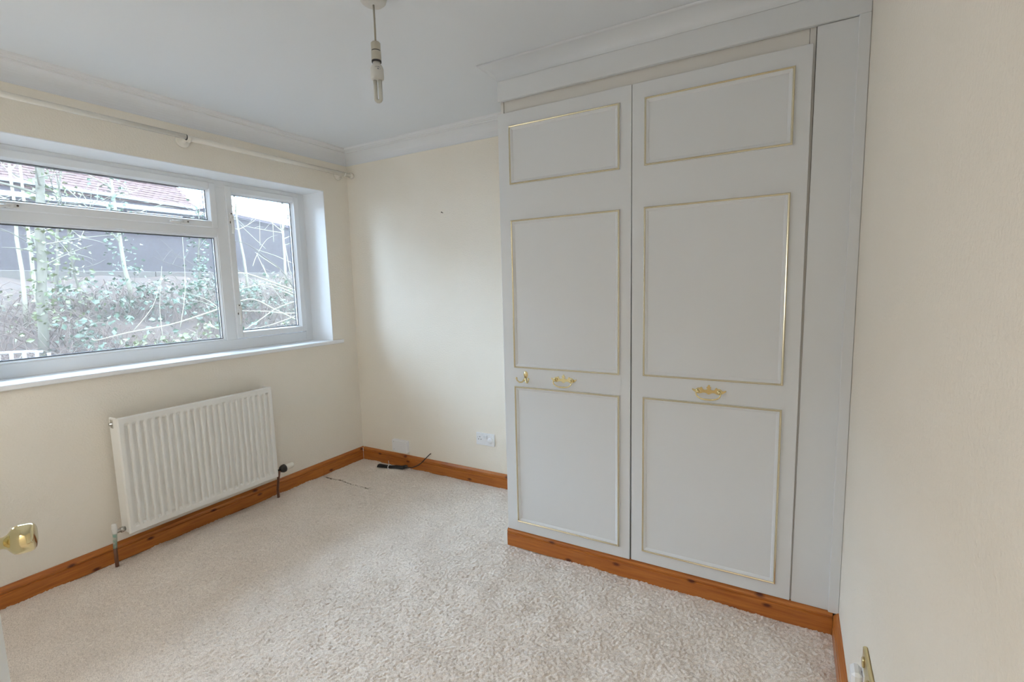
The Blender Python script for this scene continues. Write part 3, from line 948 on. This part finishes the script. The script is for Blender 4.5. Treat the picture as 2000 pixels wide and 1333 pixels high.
def eave_z(y): return 4.26-.036*(y-1.79)
bd = thing('building', 'dark boarded building with white fascia and red tiled roof beyond the bank', 'building', (-16, 1, 1.7))
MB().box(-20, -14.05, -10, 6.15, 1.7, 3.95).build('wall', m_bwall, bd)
b = MB()
for i in range(3):
    z = 3.97+.075*i
    b.strip([(-14.0, -10, z), (-14.03, -10, z), (-14.03, -10, z+.072), (-14.005, -10, z+.072)], (0, -10, 0), (0, 6.2, 0))
b.build('board_band', m_band, bd)
MB().bbox(-14.02, -13.88, -10, 6.62, 3.86, 3.985, .01).build('lower_fascia', m_bwhite, bd)
b = MB()
b.tube([(-13.88, -10, eave_z(-10)), (-13.88, 6.32, eave_z(6.32))], .048, 8)
b.build('gutter', m_bwhite, bd)
for y0_, y1_ in ((-2.6, -.3), (.1, 1.9), (2.6, 4.1), (4.4, 5.9)):
    f = MB()
    for (a, c, d, e_) in ((y0_, y1_, 3.74, 3.80), (y0_, y1_, 3.32, 3.38), (y0_, y0_+.06, 3.38, 3.74), (y1_-.06, y1_, 3.38, 3.74), ((y0_+y1_)/2-.03, (y0_+y1_)/2+.03, 3.38, 3.74)):
        f.box(-14.05, -13.99, a, c, d, e_)
    fo = f.build('window_frame', m_bwhite, bd)
    MB().box(-14.06, -14.03, y0_+.06, y1_-.06, 3.38, 3.74).build('pane', m_bglass, fo)
rd = Vector((-.80, 0, .60))
vt, ft = [], []
t = MB()
for i in range(26):
    for j in range(84):
        yy = -9.0+.182*j+(.091 if i % 2 else 0)
        if yy > 6.12: continue
        o = Vector((-13.86, yy, eave_z(yy)+.03)) + rd*(.148*i)
        w_, l_, h_ = .176, .20, .016
        nrm = Vector((.6, 0, .8))
        li = .010+random.uniform(0, .010)
        p = [o+nrm*li, o+Vector((0, w_, 0))+nrm*li, o+Vector((0, w_, 0))+rd*l_, o+rd*l_]
        q = [a-nrm*h_ for a in p]
        t.add(p+q, [(0, 1, 2, 3), (0, 4, 5, 1), (1, 5, 6, 2), (3, 7, 4, 0)])
o = t.build('roof_tiles', m_tile, bd, recalc=False); o['kind'] = 'stuff'
vs = [(-13.9, -10, 4.24), (-13.9, 6.2, 4.05), (-17.2, 6.2, 6.6), (-17.2, -10, 6.7), (-20.5, -10, 4.2), (-20.5, 6.2, 4.1)]
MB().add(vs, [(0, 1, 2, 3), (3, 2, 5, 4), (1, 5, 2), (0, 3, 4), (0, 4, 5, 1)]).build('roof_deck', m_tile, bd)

ob = thing('outbuilding', 'long low dark outbuilding to the right of the tiled building', 'building', (-16, 9, 1.7))
vs = [(-14.05, 6.1505, 1.69), (-14.05, 14, 1.69), (-18, 14, 1.69), (-18, 6.1505, 1.69), (-14.05, 6.1505, 4.08), (-14.05, 14, 3.35), (-18, 14, 3.35), (-18, 6.1505, 4.08)]
MB().add(vs, [(0, 1, 5, 4), (1, 2, 6, 5), (2, 3, 7, 6), (3, 0, 4, 7)]).build('wall', m_bwall, ob)
vs = [(-13.95, 6.63, 4.06), (-13.95, 14.2, 3.30), (-18.1, 14.2, 3.30), (-18.1, 6.63, 4.06)]
MB().add(vs+[(x, y, z+.1) for x, y, z in vs], [(0, 1, 2, 3), (4, 5, 6, 7), (0, 1, 5, 4), (1, 2, 6, 5), (2, 3, 7, 6), (3, 0, 4, 7)]).build('roof', m_band, ob)

# white railing on the near terrace
rl = thing('railing', 'white picket railing at the foot of the bank', 'railing', (-4, -1.4, -.15))
MB().tube([(-4, -2.3, .80), (-4, -1.5, .805), (-4, -1.05, .808), (-4, -.85, .797), (-4, -.72, .778)], .013, 8).build('top_rail', m_rail, rl)
MB().bbox(-4.012, -3.988, -2.3, -.775, .700, .722, .003).build('bottom_rail', m_rail, rl)
for i in range(14):
    yy = -.672-.098*i
    MB().bbox(-4.013, -3.987, yy-.014, yy+.014, -.15, .760 if i == 0 else .795, .003).build('picket', m_rail, rl)

# ---- plants
def leaves(pts, size, name, m, par, up=.5):
    """one mesh of many small folded leaves"""
    N = len(pts)
    d = rng.normal(size=(N, 3)); d[:, 2] *= .5
    d /= np.linalg.norm(d, axis=1)[:, None]
    nz = rng.normal(size=(N, 3))*.7 + np.array([.35, 0, up])
    w = np.cross(d, nz); w /= np.linalg.norm(w, axis=1)[:, None]
    nn = np.cross(w, d)
    s = size*rng.uniform(.6, 1.25, N)[:, None]
    P = np.asarray(pts)
    v = np.stack([P, P+d*s*.45+w*s*.36+nn*s*.10, P+d*s, P+d*s*.45-w*s*.36+nn*s*.10, P+d*s*.5], 1).reshape(-1, 3)
    k = np.arange(N)*5
    f = np.concatenate([np.stack([k, k+1, k+4], 1), np.stack([k+1, k+2, k+4], 1), np.stack([k+2, k+3, k+4], 1), np.stack([k+3, k, k+4], 1)])
    b = MB(); b.add(v.tolist(), f.tolist())
    o = b.build(name, m, par, recalc=False)
    o['kind'] = 'stuff'
    return o
def canes(specs, r, name, m, par, n=4):
    b = MB()
    for path in specs:
        k = len(path)
        b.tube(path, [r*(1-.6*i/(k-1)) for i in range(k)], n, caps=False)
    o = b.build(name, m, par, recalc=False)
    o['kind'] = 'stuff'
    return o
def arch(p, hgt, reach, ang, n=7):
    p = Vector(p)
    e_ = p + Vector((math.cos(ang)*reach, math.sin(ang)*reach, -.05+random.uniform(-.1, .15)))
    c = (p+e_)/2 + Vector((random.uniform(-.1, .1), random.uniform(-.1, .1), hgt*1.6))
    q = bez(p, c, e_, n)
    return [a+Vector((random.uniform(-.012, .012), random.uniform(-.012, .012), random.uniform(-.012, .012))) for a in q]
random.seed(11)
def bramble(x, y, rad, hgt, nl, nc, m, label, size=.088, cm=None):
    z = float(bank_z(np.array(x), np.array(y)))
    t = thing('bramble_bush', label, 'bush', (x, y, z), 'bramble bushes on the bank')
    cs = []
    for i in range(nc):
        a = random.uniform(0, 6.283); rr = rad*math.sqrt(random.random())
        px_, py_ = x+rr*math.cos(a)*.6, y+rr*math.sin(a)
        pz_ = float(bank_z(np.array(px_), np.array(py_)))
        cs.append(arch((px_, py_, pz_), hgt*random.uniform(.35, 1.1), rad*random.uniform(.4, 1.3), random.uniform(0, 6.283)))
    canes(cs[::2], .0058, 'canes', cm or m_cane, t)
    canes(cs[1::2], .0048, 'dead_canes', m_cane2, t)
    if nl:
        P = []
        while len(P) < nl:
            # leaves gather in sprays along the canes
            c = random.choice(cs); k = random.randrange(2, len(c))
            for _ in range(random.randint(3, 7)):
                P.append(tuple(c[k]+Vector((random.gauss(0, .07), random.gauss(0, .07), random.gauss(.01, .05)))))
        leaves(P, size, 'foliage', m, t)
    return t
bushes = [(-5.4, 2.2, .8, .55, 420, 50, m_leaf2, 'yellowish bramble filling the bottom corner of the wide pane'),
          (-5.6, 1.1, .7, .5, 120, 80, m_leaf2, 'sparse bramble low on the bank below the long pale branch'),
          (-6.6, 2.9, .9, .8, 430, 70, m_leaf1, 'dense grey-green bramble beside the window mullion'),
          (-7.2, 1.9, .9, .8, 430, 70, m_leaf1, 'dense grey-green bramble in the middle of the bank'),
          (-7.4, 3.2, .8, .8, 400, 70, m_leaf1, 'grey-green bramble at the top of the bank before the dark wall'),
          (-7.35, 1.2, .7, .6, 240, 70, m_leaf1, 'thin bramble just below the low pale wall'),
          (-6.0, .55, .55, .5, 200, 50, m_leaf1, 'pale leafy bramble to the right of the ivy-clad trunk'),
          (-5.5, -.4, .7, .4, 0, 130, m_leaf1, 'leafless tangle of brown canes behind the white railing'),
          (-6.6, -.2, .8, .5, 60, 130, m_leaf2, 'brown cane thicket round the foot of the ivy-clad trunk'),
          (-5.0, .5, .7, .35, 0, 120, m_leaf1, 'low brown cane tangle above the window sill'),
          (-7.4, .4, .7, .5, 90, 80, m_leaf2, 'bare bramble thicket below the left end of the pale wall'),
          (-6.2, 4.2, .9, .9, 280, 80, m_leaf1, 'bramble behind the pale hazel stems'),
          (-7.2, 4.8, .9, .9, 110, 150, m_leaf2, 'straw-coloured thicket behind the hazel stems'),
          (-5.0, 3.2, .6, .5, 240, 40, m_leaf1, 'green bramble at the bottom of the narrow casement')]
for k, (x, y, r_, h_, nl, nc, m, lab) in enumerate(bushes):
    bramble(x, y, r_, h_, nl, nc, m, lab, cm=m_cane2 if k in (4, 11, 12) else None)

def tree(x, y, hgt, r, lean, label, nb=6, ivy=0, bark=None, seed=1, top=.35):
    random.seed(seed)
    z = float(bank_z(np.array(x), np.array(y)))-.05
    t = thing('tree', label, 'tree', (x, y, z), 'slim bare trees on the bank')
    n = 9
    tr = []
    for i in range(n):
        f = i/(n-1)
        tr.append(Vector((x+lean[0]*f+random.uniform(-1, 1)*.02, y+lean[1]*f+random.uniform(-1, 1)*.02, z+hgt*f)))
    MB().tube(tr, [r*(1-(1-top)*i/(n-1)) for i in range(n)], 8).build('trunk', bark or m_bark, t)
    for k in range(nb):
        f = random.uniform(.3, .95)
        i = min(int(f*(n-1)), n-2)
        p = tr[i].lerp(tr[i+1], f*(n-1)-i)
        a = random.uniform(0, 6.283); L = random.uniform(.5, 1.3)
        e_ = p+Vector((math.cos(a)*L*.6, math.sin(a)*L, random.uniform(.1, .8)*L))
        path = bez(p, (p+e_)/2+Vector((0, 0, random.uniform(-.15, .15))), e_, 6)
        b = MB().tube(path, [r*.36*(1-.75*q/5) for q in range(6)], 6, caps=False)
        for s_ in range(3):
            q = path[random.randint(2, 4)]
            e2 = q+Vector((random.uniform(-.3, .3), random.uniform(-.5, .5), random.uniform(-.1, .45)))
            b.tube(bez(q, (q+e2)/2+Vector((0, 0, .04)), e2, 4), [r*.16, r*.13, r*.1, r*.06], 4, caps=False)
        b.build('branch', bark or m_bark, t)
    if ivy:
        P = []
        for _ in range(ivy):
            f = random.uniform(.12, .9); i = min(int(f*(n-1)), n-2)
            p = tr[i].lerp(tr[i+1], f*(n-1)-i)
            a = random.uniform(0, 6.283)
            P.append(tuple(p+Vector((math.cos(a), math.sin(a), random.uniform(-1, 1)))*(r*random.uniform(.9, 2.1)+(random.uniform(0, .22) if ivy < 300 else 0))))
        leaves(P, .075, 'ivy', m_leaf1 if seed in (13, 37) else m_leaf2, t)
    return t
tree(-6.0, -.15, 3.6, .062, (0, .30), 'thick ivy-clad trunk leaning slightly behind the railing', 5, 330, None, 3, .7)
tree(-7.0, -.02, 3.6, .030, (0, .12), 'slim pale trunk seen at the left of the wide pane', 7, 0, m_stem, 5)
tree(-6.5, .02, 3.4, .030, (-.1, .02), 'slim greenish trunk close beside the ivy-clad one', 6, 0, m_stem, 8)
tree(-7.6, 1.62, 3.0, .042, (0, -.12), 'pale upright trunk with ivy in the middle of the wide pane', 8, 260, m_stem, 13)
tree(-8.2, .75, 2.6, .030, (.1, .3), 'thin crooked sapling in front of the low pale wall', 7, 40, None, 17)
tree(-7.2, .75, 2.3, .020, (.1, -.15), 'leafy sapling between the ivy-clad trunk and the upright pale trunk', 9, 190, None, 33)
tree(-7.5, 2.75, 2.2, .022, (-.1, .25), 'leafy sapling near the right edge of the wide pane', 10, 210, None, 37)
tree(-7.6, 3.9, 2.6, .032, (.2, -.3), 'thin bare sapling showing in the narrow casement', 8, 0, m_stem, 21)
tree(-8.4, 5.4, 3.3, .035, (0, .1), 'wispy bare sapling against the sky in the narrow casement', 10, 0, m_stem, 27)

STEMS = {
    's1': [(-3.4, 1.969, 1.373), (-3.46, 1.651, 1.497), (-3.52, 1.343, 1.612), (-3.4, 1.108, 1.62), (-3.46, 1.016, 1.707)],
    's2': [(-3.54, 2.065, 1.288), (-3.6, 1.704, 1.433), (-3.66, 1.505, 1.517), (-3.54, 1.165, 1.713)],
    's3': [(-3.68, 2.176, 0.91), (-3.74, 1.863, 1.09), (-3.8, 1.585, 1.254), (-3.68, 1.269, 1.233), (-3.74, 1.13, 1.194)],
    's4': [(-3.47, 2.03, 1.028), (-3.53, 1.806, 1.041), (-3.59, 1.666, 1.075), (-3.47, 1.153, 1.113)],
    's5': [(-3.61, 1.244, 0.821), (-3.67, 1.565, 0.956), (-3.73, 1.874, 1.105), (-3.61, 2.108, 1.198)],
    's6': [(-3.4, 1.15, 0.849), (-3.46, 1.598, 0.89), (-3.52, 2.064, 0.991)],
    's7': [(-3.54, 2.039, 1.442), (-3.6, 1.91, 1.683), (-3.66, 1.729, 1.847), (-3.54, 1.406, 2.011), (-3.6, 1.239, 2.053)],
    's8': [(-3.68, 1.966, 1.686), (-3.74, 1.761, 1.838), (-3.8, 1.665, 1.933)],
    's9': [(-3.47, 2.037, 1.766), (-3.53, 1.788, 1.876), (-3.59, 1.515, 1.964)],
    's10': [(-3.61, 1.227, 1.392), (-3.67, 1.52, 1.445), (-3.73, 1.831, 1.464), (-3.61, 2.119, 1.318)],
    's11': [(-3.4, 1.578, 1.524), (-3.46, 1.504, 1.798), (-3.52, 1.502, 1.896)],
    's12': [(-3.54, 1.447, 1.719), (-3.6, 1.551, 1.867), (-3.66, 1.768, 2.113), (-3.54, 1.874, 2.178)],
    's13': [(-3.68, 2.119, 1.654), (-3.74, 2.116, 2.038), (-3.8, 2.096, 2.404), (-3.68, 2.007, 2.638)],
    's14': [(-3.47, 1.744, 2.066), (-3.53, 1.807, 2.64)],
    's15': [(-3.61, 1.949, 1.17), (-3.67, 1.789, 1.448), (-3.73, 1.727, 1.755)],
    's16': [(-3.4, 1.486, 1.993), (-3.46, 1.549, 2.35)],
    's17': [(-3.54, 1.66, 1.969), (-3.6, 1.425, 2.211), (-3.66, 1.395, 2.283)],
    'L1': [(-3.68, 1.023, 1.151), (-3.74, 0.719, 1.054), (-3.8, 0.439, 0.976), (-3.68, -0.053, 0.93), (-3.74, -0.327, 0.869), (-3.8, -0.35, 0.887)],
    'L2': [(-3.47, 0.892, 1.159), (-3.53, 0.805, 1.262), (-3.59, 0.669, 1.339), (-3.47, 0.492, 1.374)],
    'L3': [(-3.61, 0.944, 1.155), (-3.67, 0.796, 1.25), (-3.73, 0.649, 1.289)],
    'L4': [(-3.4, 0.372, 0.959), (-3.46, 0.505, 1.448), (-3.52, 0.559, 2.133)],
    'L5': [(-3.54, 0.237, 0.844), (-3.6, 0.266, 1.21), (-3.66, 0.363, 1.701)],
    'L6': [(-3.68, 0.01, 0.954), (-3.74, 0.252, 1.211), (-3.8, 0.37, 1.457)],
}
hz_ = thing('hazel_shrub', 'bare shrub of long pale arching stems outside the narrow casement', 'shrub', (-4.3, 3.9, -.15))
fl_ = thing('fallen_branch', 'long pale bare branch lying across the lower right of the wide pane', 'branch', (-3.5, 1.2, .9))
random.seed(2)
for nme, pts in STEMS.items():
    P = [Vector(p) for p in pts]
    # round the polyline off
    Q = []
    for i in range(len(P)-1):
        p0 = P[max(i-1, 0)]; p1 = P[i]; p2 = P[i+1]; p3 = P[min(i+2, len(P)-1)]
        for t_ in (0, .33, .66):
            Q.append(.5*((2*p1)+(p2-p0)*t_+(2*p0-5*p1+4*p2-p3)*t_**2+(-p0+3*p1-3*p2+p3)*t_**3))
    Q.append(P[-1])
    thick = {'s3': .0125, 's1': .011, 's13': .007, 's12': .004, 's14': .004, 's16': .0035, 's17': .0035, 's15': .005, 's11': .005, 's8': .006, 's9': .006, 'L1': .010, 'L4': .004, 'L5': .0035, 'L6': .004, 'L2': .005, 'L3': .004, 's5': .010, 's4': .010, 's7': .010, 's10': .009}.get(nme, .0075)
    mm = m_stemd if nme == 's7' else m_stem
    if nme[0] == 's' and nme in ('s1', 's2', 's3', 's4', 's6', 's7', 's9', 's13', 's5', 's10'):
        root = Vector((-4.3+random.uniform(-.2, .2), 3.9+random.uniform(-.3, .3), -.1))
        st_ = Q[0] if Q[0].y > Q[-1].y else Q[-1]
        if Q[0].y < Q[-1].y: Q = Q[::-1]
        Q = [root, root.lerp(st_, .5)+Vector((0, .25, .05))] + Q
    n_ = len(Q)
    o = MB().tube(Q, [thick*(1.15-.7*i/(n_-1)) for i in range(n_)], 7).build('stem', mm, hz_ if nme[0] == 's' else fl_)
